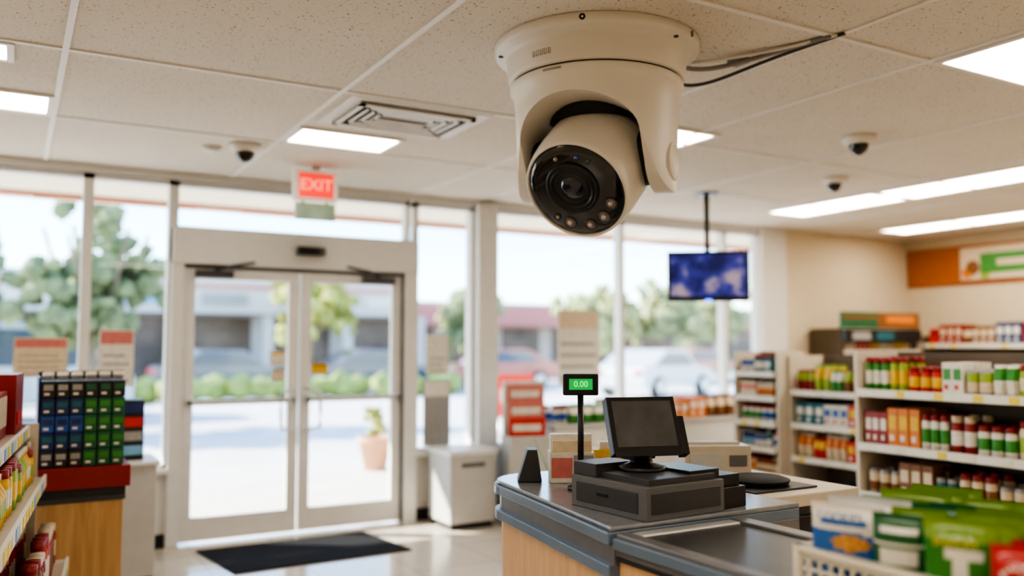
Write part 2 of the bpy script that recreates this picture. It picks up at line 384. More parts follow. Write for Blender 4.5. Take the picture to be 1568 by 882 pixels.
for dx,dy,m_ in ((.055,.155,mat('sensor_blue',(.02,.06,.3),.15,coat=1)),(-.04,.16,ledg),(.10,.13,ringm)):
    o.lathe([(.010,.249),(.010,.254),(0,.256)],m_,16,Matrix.Translation((dx,dy,0)))
o.done(parent=cam_e)
lab=mat('embossed_mark',(.36,.33,.29),.5)
def curvetext(b,R0,a0,z,n,h):
    for k in range(n):
        a=a0+k*.026; M=Matrix.Rotation(a,4,'Z')@Matrix.Translation((R0,0,z))
        w=.006
        b.box(0,.0015,-w,-w+.0025,-h/2,h/2,lab,M)
        if k%3!=1: b.box(0,.0015,-w,w*.6,h/2-.003,h/2,lab,M)
        if k%2==0: b.box(0,.0015,-w,w*.6,-h/2,-h/2+.003,lab,M)
        if k%4!=2: b.box(0,.0015,w*.5,w*.5+.002,-h/2,h/2,lab,M)
o_=B('base_marks'); curvetext(o_,.3955,-1.72-.22,-.118,9,.024)
for k in range(12):
    a=-1.83+k*.012*1.6; M=Matrix.Rotation(a,4,'Z')@Matrix.Translation((.3835,0,-.193)); o_.box(0,.0015,-.004,.003,-.005,.005,lab,M)
o_.done(parent=cam_e)
cab=mat('cable_grey',(.25,.24,.23),.4)
o=B('ceiling_cable')
def bez(ps,n=24):
    ps=[Vector(p) for p in ps]; out=[]
    for i in range(n+1):
        t=i/n; q=ps[:]
        while len(q)>1: q=[q[j].lerp(q[j+1],t) for j in range(len(q)-1)]
        out.append(q[0])
    return out
o.tube(bez([(2.55,2.95,2.765),(2.75,2.95,2.74),(2.85,2.90,2.81),(2.95,2.75,2.82),(2.98,2.45,2.82)]),.011,cab)
o.tube(bez([(2.58,3.02,2.72),(2.85,3.1,2.69),(2.88,2.9,2.80),(2.99,2.7,2.815),(3.01,2.40,2.82)]),.008,dgrey)
o.tube(bez([(2.66,2.98,2.80),(2.85,2.8,2.81),(2.92,2.70,2.82),(3.0,2.43,2.82)]),.008,fm)
o.box(2.84,2.90,2.84,2.92,2.80,2.83,cab)
o.done()

# ---------------------------------------------------------------- products
def item(b,kind,x,y,z,w,d,h,c1,c2,M=None):
    if kind=='box':
        b.box(x-w*.48,x+w*.48,y,y+d,z,z+h,P[c1],M)
        b.box(x-w*.36,x+w*.36,y-.002,y,z+h*.45,z+h*.8,P[c2],M)
        b.box(x-w*.3,x+w*.1,y-.002,y,z+h*.15,z+h*.3,P['white' if c1!='white' else 'red'],M)
    elif kind=='bag':
        i=b.mi(P[c1]); pr=[(w*.5,0,.02),(w*.46,.1,d*.8),(w*.48,.5,d),(w*.46,.88,d*.6),(w*.5,.94,.012),(w*.5,1,.012)]
        rings=[]
        for (hw,t,dd) in pr:
            rings.append([b.V(p,M) for p in ((x-hw,y+d/2,z+t*h),(x-hw*.6,y+d/2-dd/2,z+t*h),(x+hw*.6,y+d/2-dd/2,z+t*h),(x+hw,y+d/2,z+t*h),(x+hw*.6,y+d/2+dd/2,z+t*h),(x-hw*.6,y+d/2+dd/2,z+t*h))])
        for j in range(len(rings)-1):
            ii=b.mi(P[c2]) if j in(2,) else i
            for k in range(6): b.F([rings[j][k],rings[j][(k+1)%6],rings[j+1][(k+1)%6],rings[j+1][k]],ii)
        b.F(rings[0][::-1],i); b.F(rings[-1],i)
    else:
        r=min(w,d)*.46; T=Matrix.Translation((x,y+r,z)); T=(M@T) if M is not None else T
        if kind=='bottle':
            pr=[(0,0),(r,0),(r,h*.2),(r*1.01,h*.21),(r*1.01,h*.5),(r,h*.51),(r*.95,h*.62),(r*.4,h*.8),(r*.36,h*.86),(r*.45,h*.87),(r*.45,h),(0,h)]
            ms=[P[c1]]*3+[P[c2]]*1+[P[c1]]*4+[P['white']]*3
        elif kind=='jar':
            pr=[(0,0),(r,0.003),(r,h*.2),(r*1.01,h*.21),(r*1.01,h*.6),(r,h*.61),(r*.98,h*.75),(r*.8,h*.82),(r*.88,h*.83),(r*.88,h),(0,h)]
            ms=[P[c1]]*3+[P[c2]]*1+[P[c1]]*3+[P['darkred' if c1!='darkred' else 'cream']]*3
        else:
            pr=[(0,0),(r,0),(r,h*.12),(r*1.01,h*.13),(r*1.012,h*.5),(r*1.01,h*.85),(r,h*.86),(r*.93,h),(0,h)]
            ms=[P['grey']]*3+[P[c2],P[c1]]+[P['grey']]*3
        b.lathe(pr,P[c1],12,T,True,ms)
def row(b,x0,x1,y,z,hmax,depth,palette,kinds,M=None,wr=(.07,.13),ranks=2,hr=(.68,.98)):
    x=x0
    while x<x1-.05:
        kind=random.choice(kinds); w=random.uniform(*wr)
        if kind in('can','jar'): w=min(w,.08)
        if kind=='bottle': w=min(w,.08)
        c1,c2=random.choice(palette); h=hmax*random.uniform(*hr)
        if kind=='can': h=min(h,.15)
        n=random.randint(2,3)
        for k in range(n):
            if x+w>x1: break
            for r_ in range(ranks):
                d=min(depth/ranks*.85,w*1.1 if kind!='box' else .12)
                item(b,kind,x+w/2,y+r_*depth/ranks+random.uniform(0,.01),z,w*.97,d,h,c1,c2,M)
            x+=w
        x+=.003
def gondola(name,M,L,H,D,shelves,pal,kinds,hm=None,wr=(.055,.10),tags=True,back=shelfb,side=None):
    e=empty(name); side=side or shelfm
    b=B('shelf_unit',M)
    b.box(0,L,D-.03,D,0,H,back); b.box(-.025,0,.0,D,0,H,side); b.box(L,L+.025,.02,D,0,H,side)
    b.box(0,L,.02,D,0,.12,shelfm)
    for z in shelves:
        b.box(0,L,.0,D-.03,z-.025,z,shelfm); b.box(0,L,-.012,.002,z-.04,z+.01,tag)
        if tags:
            x=.08
            while x<L-.08:
                b.box(x,x+.06,-.015,-.012,z-.035,z+.004,tagy if random.random()<.35 else P['white']); x+=random.uniform(.14,.3)
    b.done(parent=e)
    q=B('products',M); zs=sorted(shelves)
    for i,z in enumerate(zs):
        top=zs[i+1]-.05 if i+1<len(zs) else (H+.0 if hm is None else z+hm)
        pl_=pal[i%len(pal)] ; kk=kinds[i%len(kinds)]
        row(q,.02,L-.02,.03,z+.001,min(top-z-.02,.25),D-.1,pl_,kk,None,wr)
    q.done(parent=e)

random.seed(11)
warm=[('red','white'),('red','yellow'),('orange','white'),('cream','red'),('brown','cream'),('orange','yellow'),('cream','orange')]
cool=[('blue','white'),('white','blue'),('teal','white'),('navy','sky'),('brown','cream')]
grn=[('green','white'),('lime','yellow'),('white','green'),('dgreen','lime'),('cream','green')]
redj=[('darkred','white'),('red','darkred'),('darkred','cream')]
mix=warm+cool+grn
whit=[('white','green'),('white','cream'),('cream','white'),('cream','lime'),('cream','green')]
gondola('grocery_shelf',frame(4.80,3.80,-90),2.6,1.46,.45,[.14,.56,.87,1.215],[cool+warm,[('cream','brown'),('navy','white'),('brown','cream'),('orange','white'),('teal','white')],redj+redj+whit+[('blue','white'),('orange','yellow')],whit+whit+grn+[('teal','white'),('lime','cream'),('red','yellow')]],[['box','can'],['jar','can','box'],['can','jar','jar','box'],['bag','box','can','jar']])
gondola('grocery_shelf',frame(5.83,5.30,-90),1.15,1.42,.45,[.14,.56,.84,1.12],[cool,warm,warm+cool,grn+[('darkred','lime'),('brown','lime')]],[['box','can'],['box','bag'],['box','bag'],['bag','bottle']])
gondola('grocery_shelf',frame(5.70,5.82,-90),.46,1.45,.35,[.14,.4,.62,.84,1.06,1.27],[cool+whit,warm,cool],[['box','can','jar']],wr=(.05,.08))
dbr=mat('fixture_brown',(.10,.07,.04),.5)
gondola('wall_shelf',frame(8.0,6.5,0),1.3,1.70,.45,[.3,.7,1.1,1.45],[warm,cool,mix,grn+redj],[['box','bag'],['box','can']],side=dbr,back=dbr)
gondola('wall_shelf',frame(9.35,6.45,-90),6.0,1.62,.45,[.3,.7,1.1,1.52],[warm,cool,mix,redj+redj+[('cream','red'),('white','blue'),('navy','white'),('brown','cream')]],[['box','bag'],['box','can'],['box','bag'],['box','jar','box','bag']],hm=.30,side=dbr)
o=B('shelf_header_sign'); o.box(7.85,8.45,6.40,6.43,1.70,1.88,P['dgreen']); o.box(7.87,8.43,6.395,6.40,1.80,1.84,P['brown']); o.box(8.45,9.2,6.40,6.43,1.70,1.88,P['brown']); o.box(8.6,9.1,6.395,6.40,1.76,1.84,P['orange']); o.box(7.9,9.2,6.38,6.44,1.54,1.69,blk); o.box(8.0,8.3,6.375,6.38,1.57,1.66,P['grey']); o.box(8.4,8.7,6.375,6.38,1.57,1.66,P['teal']); o.done()
e=empty('wall_banner_sign',(0,0,0))
o=B('band'); o.box(9.825,9.85,-2.9,6.98,2.23,2.70,mat('terracotta_band',(.40,.12,.03),.6,var=.06)); o.done(parent=e)
o=B('sign_panel')
o.box(9.79,9.826,4.4,6.25,2.28,2.66,P['cream']); o.box(9.78,9.79,4.5,6.0,2.35,2.58,P['green']); o.box(9.775,9.78,4.9,5.8,2.43,2.50,P['cream'])
o.blob((9.79,6.1,2.42),.09,P['brown'],2,.1,(.15,1,1)); o.blob((9.79,6.17,2.36),.07,P['orange'],2,.1,(.15,1,1)); o.blob((9.79,5.95,2.35),.07,P['lime'],2,.1,(.15,1,1))
o.done(parent=e)

# ---------------------------------------------------------------- left side
random.seed(21)
M=frame(-.045,3.1,84.3)
e=empty('snack_shelf')
b=B('shelf_unit',M)
b.box(0,1.8,.5,.53,0,1.12,shelfb); b.box(1.8,1.825,.0,.53,0,1.12,shelfm); b.box(0,1.8,-.05,.5,0,.12,shelfm)
for z,yf in ((.45,-.14),(.86,-.03),(1.10,.05)):
    b.box(0,1.8,yf,.5,z-.02,z,shelfm); b.box(0,1.8,yf-.012,yf,z-.045,z+.012,tag)
    x=.05
    while x<1.7: b.box(x,x+.07,yf-.015,yf-.012,z-.04,z+.005,random.choice([tagy,P['white'],P['sky']])); x+=.12
b.done(parent=e)
b=B('jars_and_bottles',M)
row(b,.02,1.78,-.10,.451,.24,.5,[('darkred','cream'),('red','white'),('darkred','brown'),('brown','cream')],['jar'],wr=(.07,.085),ranks=4)
row(b,.02,1.78,.0,.861,.2,.42,[('yellow','lime'),('lime','yellow'),('yellow','white'),('orange','yellow')],['bottle','jar'],wr=(.06,.08),ranks=3)
b.box(.9,1.4,.1,.4,1.101,1.30,P['darkred']); b.box(1.45,1.78,.07,.3,1.101,1.37,P['darkred']); b.box(.5,.85,.08,.4,1.101,1.3,P['white']); b.box(1.5,1.73,.065,.07,1.14,1.2,P['red'])
for k in range(6): b.box(.95+k*.07,1.01+k*.07,.095,.1,1.15,1.28,P['cream'])
b.done(parent=e)
e=empty('endcap_display',(.14,5.02,0))
o=B('base'); o.box(0,.40,0,.42,0,.70,wood2); o.box(-.01,.41,-.01,.43,.70,.725,dgrey); o.box(-.02,.43,-.03,.44,.77,.88,P['darkred']); o.box(.0,.41,0,.42,.72,.78,P['black']); o.done(parent=e,bevel=.004)
o=B('packages'); random.seed(2)
for lv in range(5):
    for k in range(6):
        cc=('navy','teal') if lv%2 else ('black','grey')
        if k>=3: cc=('dgreen','green') if lv<4 else ('black','dgreen')
        if k<3 and lv==2: cc=('blue','navy')
        for r_ in range(3): item(o,'box',.035+k*.066,.0+r_*.13,.885+lv*.088,.062,.11,.083,*cc)
for k in range(6): item(o,'bag',.035+k*.066,.03,1.325,.06,.04,.05,'grey','white')
o.box(.0,.40,.40,.42,.88,1.36,P['black']); o.box(-.01,.0,0,.42,.88,1.34,P['navy'])
o.done(parent=e)
e=empty('pamphlet_rack',(.58,6.02,0))
o=B('pedestal'); o.box(0,.26,0,.4,0.04,.74,lgrey); o.box(-.02,.28,-.02,.42,.74,.765,white_trim); o.box(.01,.25,.01,.39,0,.05,blkm); o.done(parent=e,bevel=.004)
o=B('rack'); o.box(.02,.19,.1,.3,.765,1.15,P['black'])
for k in range(4): o.box(.03,.18,.09,.1,.80+k*.09,.86+k*.09,P[['sky','grey','red','navy'][k]])
o.done(parent=e)
e=empty('litter_bin',(3.14,6.44,0))
o=B('cabinet'); o.box(0,.42,0,.42,.05,.60,lgrey); o.box(-.012,.432,-.012,.432,.60,.64,white_trim); o.box(.02,.40,.02,.40,0,.06,blkm); o.box(.10,.32,-.004,0,.50,.54,mgrey); o.done(parent=e,bevel=.006)
o=B('newspaper_rack',frame(3.62,6.30,-15))
o.box(0,.36,.0,.3,0,.74,lgrey); o.box(.0,.36,.2,.26,.74,1.2,P['white'])
for k in range(3):
    o.box(.02,.34,.10-.03*k+.06,.13-.03*k+.06,1.02-.14*k,1.17-.14*k,P[['pink','pink','red'][k]]); o.box(.05,.3,.155-.03*k,.16-.03*k,1.06-.14*k,1.12-.14*k,P['white'])
o.done(bevel=.003)

def poster(x0,x1,z0,z1,c1,c2,n=4,y=7.03):
    o=B('window_poster'); o.box(x0,x1,y,y+.004,z0,z1,P[c1])
    h=(z1-z0)
    o.box(x0+.01,x1-.01,y-.001,y,z1-h*.25,z1-.01,P[c2])
    for k in range(n): o.box(x0+.03,x1-.03-.03*(k%2),y-.001,y,z0+h*(.08+.15*k),z0+h*(.12+.15*k),P['grey'])
    o.done()
poster(.02,.36,1.28,1.56,'cream','pink'); poster(.56,.80,1.2,1.62,'white','pink'); poster(4.57,5.06,1.12,1.85,'white','cream',4)
poster(3.18,3.40,1.25,1.6,'white','white',3); poster(3.16,3.42,.62,1.2,'grey','white',3)
poster(1.80,1.93,1.34,1.46,'white','yellow',1,7.0); poster(1.82,1.92,1.22,1.32,'cream','grey',1,7.0); poster(2.14,2.28,1.27,1.36,'yellow','brown',1,7.0)

# ---------------------------------------------------------------- checkout counter
o=B('checkout_counter')
def rounded(off=0):
    p=[(1.60-off,2.17),(1.70-off,2.8),(1.745-off,3.1)]
    cx,cy,r=1.93,3.10,.185+off
    for k in range(1,9):
        a=math.radians(180-k*12); p.append((cx+r*math.cos(a),cy+r*math.sin(a)))
    p+=[(2.35,3.28+off),(2.42+off*.3,3.2),(2.42,2.17)]
    return p
o.prism(rounded(-.02),.0,.80,wood)
o.prism(rounded(-.012),.83,.90,steel)
o.prism(rounded(.012),.897,.935,bluegrey)
o.prism(rounded(.0),.935,.950,ctop)
o.prism(rounded(.008),.795,.835,bluegrey)
o.box(1.63,2.12,.2,2.17,0,.85,wood); o.box(1.615,2.12,.2,2.17,.86,.89,steel); o.box(1.60,2.14,.2,2.165,.885,.92,bluegrey); o.box(1.61,1.65,.2,2.165,.85,.862,blkm)
o.box(1.66,2.06,.3,2.12,.915,.926,beltm); o.box(1.605,1.655,.25,2.15,.915,.935,steel); o.box(2.07,2.13,.25,2.15,.915,.935,steel); o.box(1.655,2.07,2.10,2.15,.915,.932,alum)
o.box(2.42,3.0,2.38,3.05,.88,.93,lam); o.box(2.14,2.42,2.38,2.6,.88,.93,lam); o.box(2.16,2.95,2.42,3.0,0,.88,dgrey)
o.box(2.45,2.92,2.405,2.42,.08,.5,blk); o.box(2.45,2.92,2.405,2.42,.52,.84,blk); o.box(2.62,2.76,2.39,2.405,.72,.735,alum)
o.box(2.95,3.03,2.39,3.0,0,.88,lam)
o.done(bevel=.005)
o=B('scanner_plate'); o.box(2.5,2.85,2.46,2.78,.931,.938,blk)
o.lathe([(0,.0),(.12,.0),(.13,.02),(.10,.03),(0,.025)],blkm,24,Matrix.Translation((2.68,2.62,.938))); o.done(bevel=.003)
e=empty('cash_register',(1.90,2.42,.951),math.radians(4))
o=B('base_unit'); o.box(-.18,.17,-.24,.14,0,.105,mgrey); o.box(-.15,.15,-.22,.12,.105,.125,dgrey); o.box(-.17,.0,.02,.14,.105,.15,dgrey)
o.box(-.184,-.18,-.20,.11,.02,.085,dgrey); o.box(-.16,.15,-.243,-.24,.02,.085,dgrey); o.box(-.186,-.182,-.06,.0,.05,.062,blk)
o.box(.05,.19,-.20,.0,.105,.135,blk)
o.box(.17,.30,-.22,-.08,.0,.07,blk); o.box(.18,.29,-.20,-.1,.07,.11,blk)
o.done(parent=e,bevel=.01,seg=3)
o=B('monitor_stand'); o.lathe([(0,.125),(.09,.125),(.085,.14),(.04,.15),(.03,.2),(.035,.26),(0,.26)],blk,24,Matrix.Translation((.0,-.02,0))); o.box(-.05,.05,-.04,.03,.16,.25,blk); o.done(parent=e,bevel=.004)
Mm=Matrix.Translation((-.02,-.05,.275))@Matrix.Rotation(math.radians(-20),4,'Z')@Matrix.Rotation(math.radians(-24),4,'X')
o=B('monitor',Mm); o.box(-.125,.125,-.02,.022,-.10,.10,blk); o.box(-.09,.09,.02,.05,-.07,.07,blk); o.box(-.12,.12,-.024,-.02,-.112,-.092,blk); o.box(.125,.15,-.015,.03,-.105,.03,blk); o.done(parent=e,bevel=.008,seg=3)
o=B('screen',Mm); o.box(-.108,.108,-.0225,-.0195,-.078,.084,mat('register_screen',(.10,.10,.105),.25,var=.2,scale=8)); o.done(parent=e)
e=empty('customer_pole_display',(1.91,2.78,.951),math.radians(-30))
o=B('pole'); o.cyl((0,0,0),.012,0,.38,blk,16); o.cyl((0,0,0),.05,0,.015,blk,24); o.done(parent=e)
o=B('display'); o.box(-.068,.068,-.02,.02,.36,.443,blk); o.done(parent=e,bevel=.006)
o=B('readout'); o.box(-.045,.045,-.0215,-.0195,.382,.424,mat('green_led',(.01,.1,.02),.3,emit=(.01,.45,.08),es=.7)); o.done(parent=e)
text('digits','0.00',.032,mat('green_digit',(.1,1,.3),.3,emit=(.06,.9,.2),es=1.),e,(0,-.022,.403),(math.pi/2,0,0),.0005)
o=B('card_reader',frame(1.86,3.08,-28,.951)); o.prism([(-.05,0),(.05,0),(.03,.13),(-.01,.13)],-.05,.05,dgrey,Matrix.Rotation(math.pi/2,4,'X')); o.done(bevel=.004)
o=B('leaflet_box',frame(2.00,2.98,-28,.951)); o.box(-.09,.09,-.05,.06,0,.12,P['white']); o.box(-.085,.0,-.052,-.05,.02,.1,P['pink']); o.box(.005,.085,-.052,-.05,.03,.11,P['grey']); o.box(-.085,.085,.0,.05,.12,.19,P['white']); o.box(-.08,.08,-.03,.0,.12,.165,P['cream']); o.done(bevel=.002)
o=B('tissue_carton',frame(2.25,3.05,-28,.951)); o.box(-.08,.08,-.05,.05,0,.11,P['yellow']); o.box(-.06,.06,-.052,-.05,.02,.08,P['orange']); o.box(-.05,.05,-.02,.02,.11,.14,P['white']); o.done(bevel=.003)
o=B('receipt_printer',frame(2.74,2.94,-25,.931)); o.box(-.15,.15,-.06,.1,0,.13,lam); o.box(-.13,.02,-.064,-.06,.03,.1,lgrey); o.box(.05,.13,-.064,-.06,.04,.09,mgrey); o.box(-.12,.12,.0,.06,.13,.142,lgrey); o.done(bevel=.01,seg=3)

random.seed(9)
o=B('window_console'); o.box(4.1,6.6,6.35,6.85,0,.78,white_trim); o.box(4.08,6.62,6.33,6.87,.78,.81,lgrey); o.done(bevel=.005)
o=B('console_merchandise'); row(o,4.15,6.55,6.45,.811,.22,.3,mix+[('grey','white'),('pink','white'),('red','white')],['box','jar','bag'],wr=(.08,.16)); o.done()
leafm=mat('leaf',(.05,.16,.03),.5,var=.4,scale=20)
o=B('potted_plant'); Tm=Matrix.Translation((2.75,4.1,0))
o.lathe([(0,0),(.13,0),(.17,.5),(.18,.52),(.15,.52),(.14,.48),(0,.48)],P['grey'],24,Tm)
for k in range(26):
    a=random.uniform(0,6.28); t=random.uniform(.2,1.0); L=random.uniform(.3,.6)
    i=o.mi(leafm); d=Vector((math.cos(a)*t*.6,math.sin(a)*t*.6,1)).normalized(); s_=d.cross(Vector((0,0,1))).normalized() if abs(d.z)<.999 else Vector((1,0,0))
    p0=Vector((2.75,4.1,.48)); q=[p0,p0+d*L*.5+s_*.035,p0+d*L,p0+d*L*.5-s_*.035]
    vs=[o.V(x) for x in q]; o.F(vs,i)
o.done(recalc=False)

# ---------------------------------------------------------------- basket with packs
e=empty('product_basket',(1.62,.80,.937))
bask=mat('basket_plastic',(.74,.69,.58),.4,var=.03)
o=B('basket'); LX,LY,HZ=.47,.66,.098; t=.008
o.box(0,LX,0,LY,0,t,bask)
def slotwall(p0,p1):
    v=Vector(p1)-Vector(p0); L=v.length; ang=math.atan2(v.y,v.x)
    M=Matrix.Translation((p0[0],p0[1],0))@Matrix.Rotation(ang,4,'Z')
    o.box(0,L,0,t,0,.022,bask,M); o.box(0,L,0,t,.043,.051,bask,M); o.box(0,L,0,t,.070,HZ,bask,M); o.box(-.006,L+.006,-.012,t+.008,HZ-.012,HZ,bask,M)
    n=int(L/.03)
    for k in range(n+1): o.box(k*L/n-.004,k*L/n+.004,0,t,.02,.08,bask,M)
slotwall((0,LY),(0,0)); slotwall((0,0),(LX,0)); slotwall((LX,0),(LX,LY)); slotwall((LX,LY),(0,LY))
for (x,y_) in ((0,0),(LX,0),(LX,LY),(0,LY)): o.cyl((x,y_,0),.012,0,HZ,bask,12)
o.done(parent=e,bevel=.002)
def bagpack(b,M,w,h,d,fn,nx=20,nz=30):
    for side in (-1,1):
        g=[]
        for j in range(nz+1):
            rowv=[]; tz=j/nz
            for i in range(nx+1):
                tx=i/nx*2-1
                zz=tz
                prof=max(0,min(1,(zz)/.12))*max(0,min(1,(1-.08-zz)/.16)) if zz<.92 else 0
                prof=math.sin(prof*math.pi/2)**.8 if prof>0 else 0
                bulge=d/2*prof*(1-abs(tx)**3.2)+.0015
                wr_=.0018*math.sin(i*2.1+j*.7)*prof
                sag=1-.02*math.sin(tz*math.pi)
                rowv.append(b.V((tx*w/2*sag,side*(bulge+wr_),tz*h),M))
            g.append(rowv)
        for j in range(nz):
            for i in range(nx):
                m_=fn((i+.5)/nx,(j+.5)/nz) if side<0 else fn(.01,.5)
                q=[g[j][i],g[j][i+1],g[j+1][i+1],g[j+1][i]]
                if side>0: q=q[::-1]
                b.F(q,b.mi(m_),True)
W=mat('film_white',(.72,.69,.62),.35,coat=.2,var=.03); BL=mat('film_blue',(.03,.14,.42),.35,coat=.2); GR=mat('film_green',(.03,.20,.02),.35,coat=.2); DG=mat('film_dark_green',(.012,.11,.035),.35,coat=.2)
LG=mat('film_lime',(.17,.30,.02),.35,coat=.2); RD=mat('film_red',(.50,.012,.01),.35,coat=.2); CO=mat('film_biscuit',(.60,.30,.08),.4,var=.25,scale=80); YL=mat('film_yellow',(.8,.6,.1),.3,coat=.3)
def f1(u,v):
    if v>.9: return W
    if ((u-.58)/.26)**2+((v-.57)/.09)**2<1: return CO
    if v<.70 and not (v>.66 and u>.75): return BL
    if .76<v<.83 and .15<u<.8: return BL
    return W
def f2(u,v):
    if .66<v<.69 or .72<v<.74: return W
    if .15<u<.85 and .80<v<.86: return W
    if .15<u<.85 and .48<v<.62: return W
    return DG
def f3(u,v):
    if .30<u<.78 and .62<v<.74: return W
    if .42<u<.58 and .40<v<.66: return W
    if .66<u<.76 and .64<v<.72: return CO
    if v>.80: return LG
    return GR
def f4(u,v):
    if ((u-.5)/.38)**2+((v-.70)/.13)**2<1 and not ((u-.5)/.33)**2+((v-.70)/.10)**2<1: return W
    if ((u-.5)/.2)**2+((v-.45)/.1)**2<1: return CO
    return RD
o=B('snack_packs'); random.seed(4)
ypos=.64
cols=((.165,f1,.200),(.115,f2,.198),(.145,f3,.205),(.165,f4,.185))
for ci,(w,fn,h) in enumerate(cols):
    yc=ypos-w/2; ypos-=w+.002
    for k in range(7):
        if ci==3 and k>5: continue
        fn2=fn if k<1 else (f1 if (ci==0 and k<3) else random.choice([f2,f3,f3,f2,f3]))
        if ci==3 and k<3: fn2=f4
        M=Matrix.Translation((.045+k*.062,yc+random.uniform(-.004,.004),.009))@Matrix.Rotation(math.radians(-90+22+random.uniform(-4,4)*(k>0)),4,'Z')@Matrix.Rotation(math.radians(random.uniform(-5,3)*(k>0)),4,'X')
        bagpack(o,M,w*.98,h+random.uniform(-.008,.008),.046,fn2)
o.done(parent=e,recalc=False)
rot=(math.pi/2,0,math.radians(-68))
def ptext(t,size,m_,x,y_,z): text('label',t,size,m_,e,(x,y_,z),rot,.0003)
ptext('COOKIES',.024,BL,.014,.552,.178)
ptext('SNACKS',.022,YL,.014,.275,.172)
ptext('Fruity\nChews',.022,W,.012,.118,.136)

# ---------------------------------------------------------------- exterior
conc=mat('concrete',(.66,.62,.57),.8,var=.06,scale=2)
o=B('sidewalk_ground'); o.box(-15,30,7.1,11.5,-.12,-.02,conc); o.done()
o=B('parking_lot_ground'); o.box(-60,90,11.5,90,-.2,-.05,mat('lot',(.60,.58,.55),.85,var=.08,scale=1.2))
for x in range(-8,30,3): o.box(x,x+.12,13,18,-.05,-.045,P['white'])
o.done()
o=B('trim_entrance_canopy'); soff=mat('soffit',(.74,.64,.50),.7,var=.03); rb=mat('canopy_band',(.50,.14,.09),.6)
o.box(-8,14,7.1,9.4,2.98,3.1,soff); o.box(-8,14,9.4,9.5,2.92,3.5,soff); o.box(-8,14,9.5,9.53,2.93,3.02,rb); o.box(-8,14,9.38,9.4,2.92,2.955,rb); o.done()
o=B('storefront_building'); bw=mat('stucco',(.62,.59,.55),.85); sf=mat('storefront_dark',(.16,.11,.085),.4,var=.6,scale=.8)
o.box(-14,14,34,44,0,4.2,bw); o.box(-14.3,14.3,32.5,34,2.7,3.9,bw); o.box(-14.3,14.3,32.45,32.5,3.6,3.75,P['pink'])
for k in range(9):
    x=-13+k*3.1; o.box(x,x+2.4,33.9,34.0,.1,2.6,sf); o.box(x+2.55,x+2.95,32.7,33.1,0,2.7,bw); o.box(x+.3,x+1.9,32.42,32.46,3.0,3.4,P[['white','cream','grey','pink','white','sky','grey','pink','white'][k]])
o.done()
o=B('storefront_building'); o.box(16,45,42,50,0,3.9,mat('stucco_tan',(.60,.50,.42),.85)); o.box(15.8,45,41,42,2.6,3.7,P['pink']); 
for k in range(8): o.box(17+k*3.3,19.4+k*3.3,41.9,42,.1,2.5,sf)
o.done()
o=B('hedge_row'); hm_=mat('hedge_green',(.28,.34,.08),.7,var=.4,scale=3); random.seed(8)
for k in range(38): o.blob((-10+k*.6,25+random.uniform(-.3,.3),.3),.46,hm_,1,.25,(1,.8,.9))
o.done()
def tree(x,y,h,r,seed,cr=(.18,.22,.10),n=190):
    random.seed(seed); o=B('tree'); bk=mat('bark',(.2,.15,.10),.9); lf=mat('foliage_%d'%seed,cr,.8,var=.45,scale=2.5)
    o.cyl((x,y,0),.10,-.1,h*.75,bk,10,None,.04)
    for k in range(6):
        a=k*1.05; o.tube([(x,y,h*.4),(x+r*.4*math.cos(a),y+r*.4*math.sin(a),h*.62),(x+r*.6*math.cos(a),y+r*.6*math.sin(a),h*.85)],.03,bk,5)
    cl=[(random.uniform(0,6.28),math.sqrt(random.random())*.75,random.uniform(.45,.93)) for _ in range(12)]
    for k in range(n):
        a,rr,zz=random.choice(cl)
        cx=x+r*rr*math.cos(a)*(1.2-zz*.5)+random.gauss(0,r*.17); cy=y+r*rr*math.sin(a)+random.gauss(0,r*.17); cz=h*zz+random.gauss(0,r*.15)
        o.blob((cx,cy,cz),r*random.uniform(.08,.16),lf,1,.35)
    o.done()
tree(1.35,18.0,4.3,1.5,1); tree(-1.8,18.5,4.4,1.7,2,(.22,.26,.12),240); tree(9.0,29.3,4.1,1.7,3,(.38,.38,.09)); tree(16.2,32,3.7,1.6,4,(.26,.30,.13)); tree(23.8,33.5,4.0,2.2,5,(.34,.35,.15)); tree(28,34,4.2,2.5,6,(.30,.32,.15)); tree(34,37,5.2,3,7,(.30,.33,.15)); tree(18.9,37,3.8,1.6,9,(.34,.35,.13)); tree(-5.5,24,5,2,12)
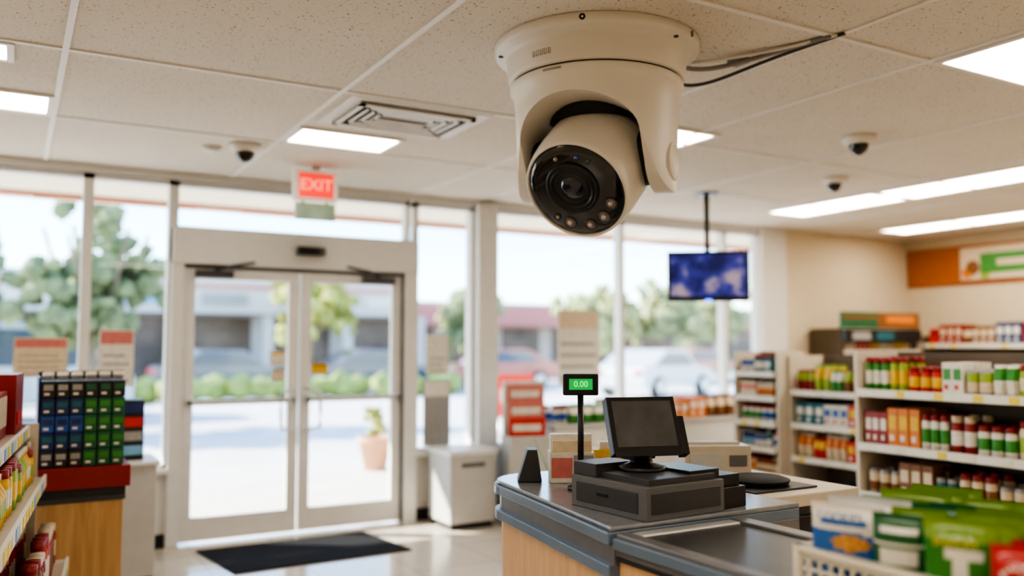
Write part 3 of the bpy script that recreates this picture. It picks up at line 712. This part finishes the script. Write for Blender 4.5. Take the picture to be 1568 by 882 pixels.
def car(x,y,rz,c,rgb,name='car',hh=1.45,L=4.4):
    M=frame(x,y,rz,-.05); o=B(name,M); body=mat('car_paint_'+c,rgb,.3,.1,coat=1.)
    wg=mat('car_glass',(.10,.13,.16),.08)
    tr=Matrix(((1,0,0,0),(0,0,1,0),(0,1,0,0),(0,0,0,1)))
    l=L/2
    if name=='van':
        pf=[(-l,.35),(l,.35),(l,.9),(l*.82,1.1),(l*.55,hh*.97),(l*.45,hh),(-l*.95,hh),(-l,hh*.9)]; wn=[(l*.74,1.12),(l*.5,hh*.93),(-l*.9,hh*.93),(-l*.9,1.15)]
    else:
        pf=[(-l,.35),(l,.35),(l,.68),(l*.9,.82),(l*.45,.95),(l*.15,hh*.98),(-l*.4,hh),(-l*.8,1.0),(-l*.98,.95),(-l,.7)]; wn=[(l*.38,.96),(l*.13,hh*.93),(-l*.38,hh*.94),(-l*.7,.98)]
    o.prism(pf,-.88,.88,body,tr); o.prism(wn,-.9,.9,wg,tr)
    if name=='van': o.box(l*.5,l*.78,-.75,.75,1.12,hh*.9,wg)
    o.box(l-.02,l+.03,-.75,-.45,.6,.74,P['white']); o.box(l-.02,l+.03,.45,.75,.6,.74,P['white']); o.box(l,l+.04,-.85,.85,.35,.5,dgrey)
    o.box(-l-.03,-l+.02,-.8,-.55,.7,.85,P['red']); o.box(-l-.03,-l+.02,.55,.8,.7,.85,P['red'])
    for sx in (-l*.62,l*.62):
        for sy in (-.84,.84):
            Mw=Matrix.Translation((sx,sy,.33))@Matrix.Rotation(math.pi/2,4,'X')
            o.lathe([(0,-.11),(.2,-.11),(.33,-.1),(.33,.1),(.2,.11),(0,.11)],blk,20,Mw,True,[alum,blk,blk,blk,alum])
    o.done(bevel=.05,seg=3)
car(17.6,21.4,20,'silver',(.50,.52,.54)); car(-.1,21.5,10,'pale_blue',(.50,.58,.62),'van',2.05,4.8); car(5.9,28,0,'slate',(.12,.15,.2)); car(10.6,27.2,0,'navy',(.08,.1,.15)); car(15.2,27.6,180,'maroon',(.42,.12,.09)); car(-6,21,0,'white',(.7,.7,.7)); car(0.2,28,180,'white',(.7,.7,.7)); car(24.5,27.5,10,'maroon',(.5,.2,.18))
o=B('terracotta_planter'); T=Matrix.Translation((3.94,10.2,-.02))
o.lathe([(0,0),(.13,0),(.2,.34),(.22,.34),(.22,.4),(.18,.4),(.17,.36),(0,.36)],mat('terracotta',(.62,.33,.2),.8),24,T)
lf2=mat('planter_leaf',(.30,.32,.10),.6,var=.4,scale=20)
for k in range(26): a=random.uniform(0,6.28); rr=random.uniform(0,.16); o.blob((3.94+rr*math.cos(a),10.2+rr*math.sin(a),.42+random.uniform(0,.3)),.05,lf2,1,.4)
o.done()
o=B('sidewalk_sign'); o.box(6.0,6.6,10.8,10.86,.5,1.1,P['red']); o.box(6.05,6.55,10.79,10.80,.7,.9,P['white']); o.cyl((6.05,10.83,0),.02,-.02,.5,alum,10); o.cyl((6.55,10.83,0),.02,-.02,.5,alum,10); o.done()

# ---------------------------------------------------------------- lights & world
s=bpy.data.lights.new('sun','SUN'); s.energy=17; s.angle=math.radians(.6); s.color=(1,.91,.78)
so=bpy.data.objects.new('sun',s); col.objects.link(so); so.rotation_euler=Vector((1.4,-1,-.9)).to_track_quat('-Z','Y').to_euler()
w=bpy.data.worlds.new('sky'); C.scene.world=w; w.use_nodes=True; nt=w.node_tree
bg=nt.nodes['Background']; sk=nt.nodes.new('ShaderNodeTexSky'); sk.sky_type='NISHITA'; sk.sun_disc=False; sk.sun_elevation=math.radians(50); sk.sun_rotation=math.radians(-60); sk.dust_density=.3; sk.ozone_density=3
nt.links.new(sk.outputs[0],bg.inputs['Color']); bg.inputs['Strength'].default_value=.75

# ---------------------------------------------------------------- camera
cd=bpy.data.cameras.new('camera'); cam=bpy.data.objects.new('camera',cd); col.objects.link(cam)
cd.lens=30.47; cd.sensor_width=36; cam.location=(0,0,1.5)
cam.rotation_euler=(math.radians(90+3.84),0,math.radians(-30))
cd.dof.use_dof=True; cd.dof.focus_distance=3.15; cd.dof.aperture_fstop=.85; cd.clip_start=.05; cd.clip_end=500
C.scene.camera=cam
C.scene.view_settings.view_transform='AgX'
C.scene.view_settings.look='AgX - High Contrast'
C.scene.view_settings.exposure=.3
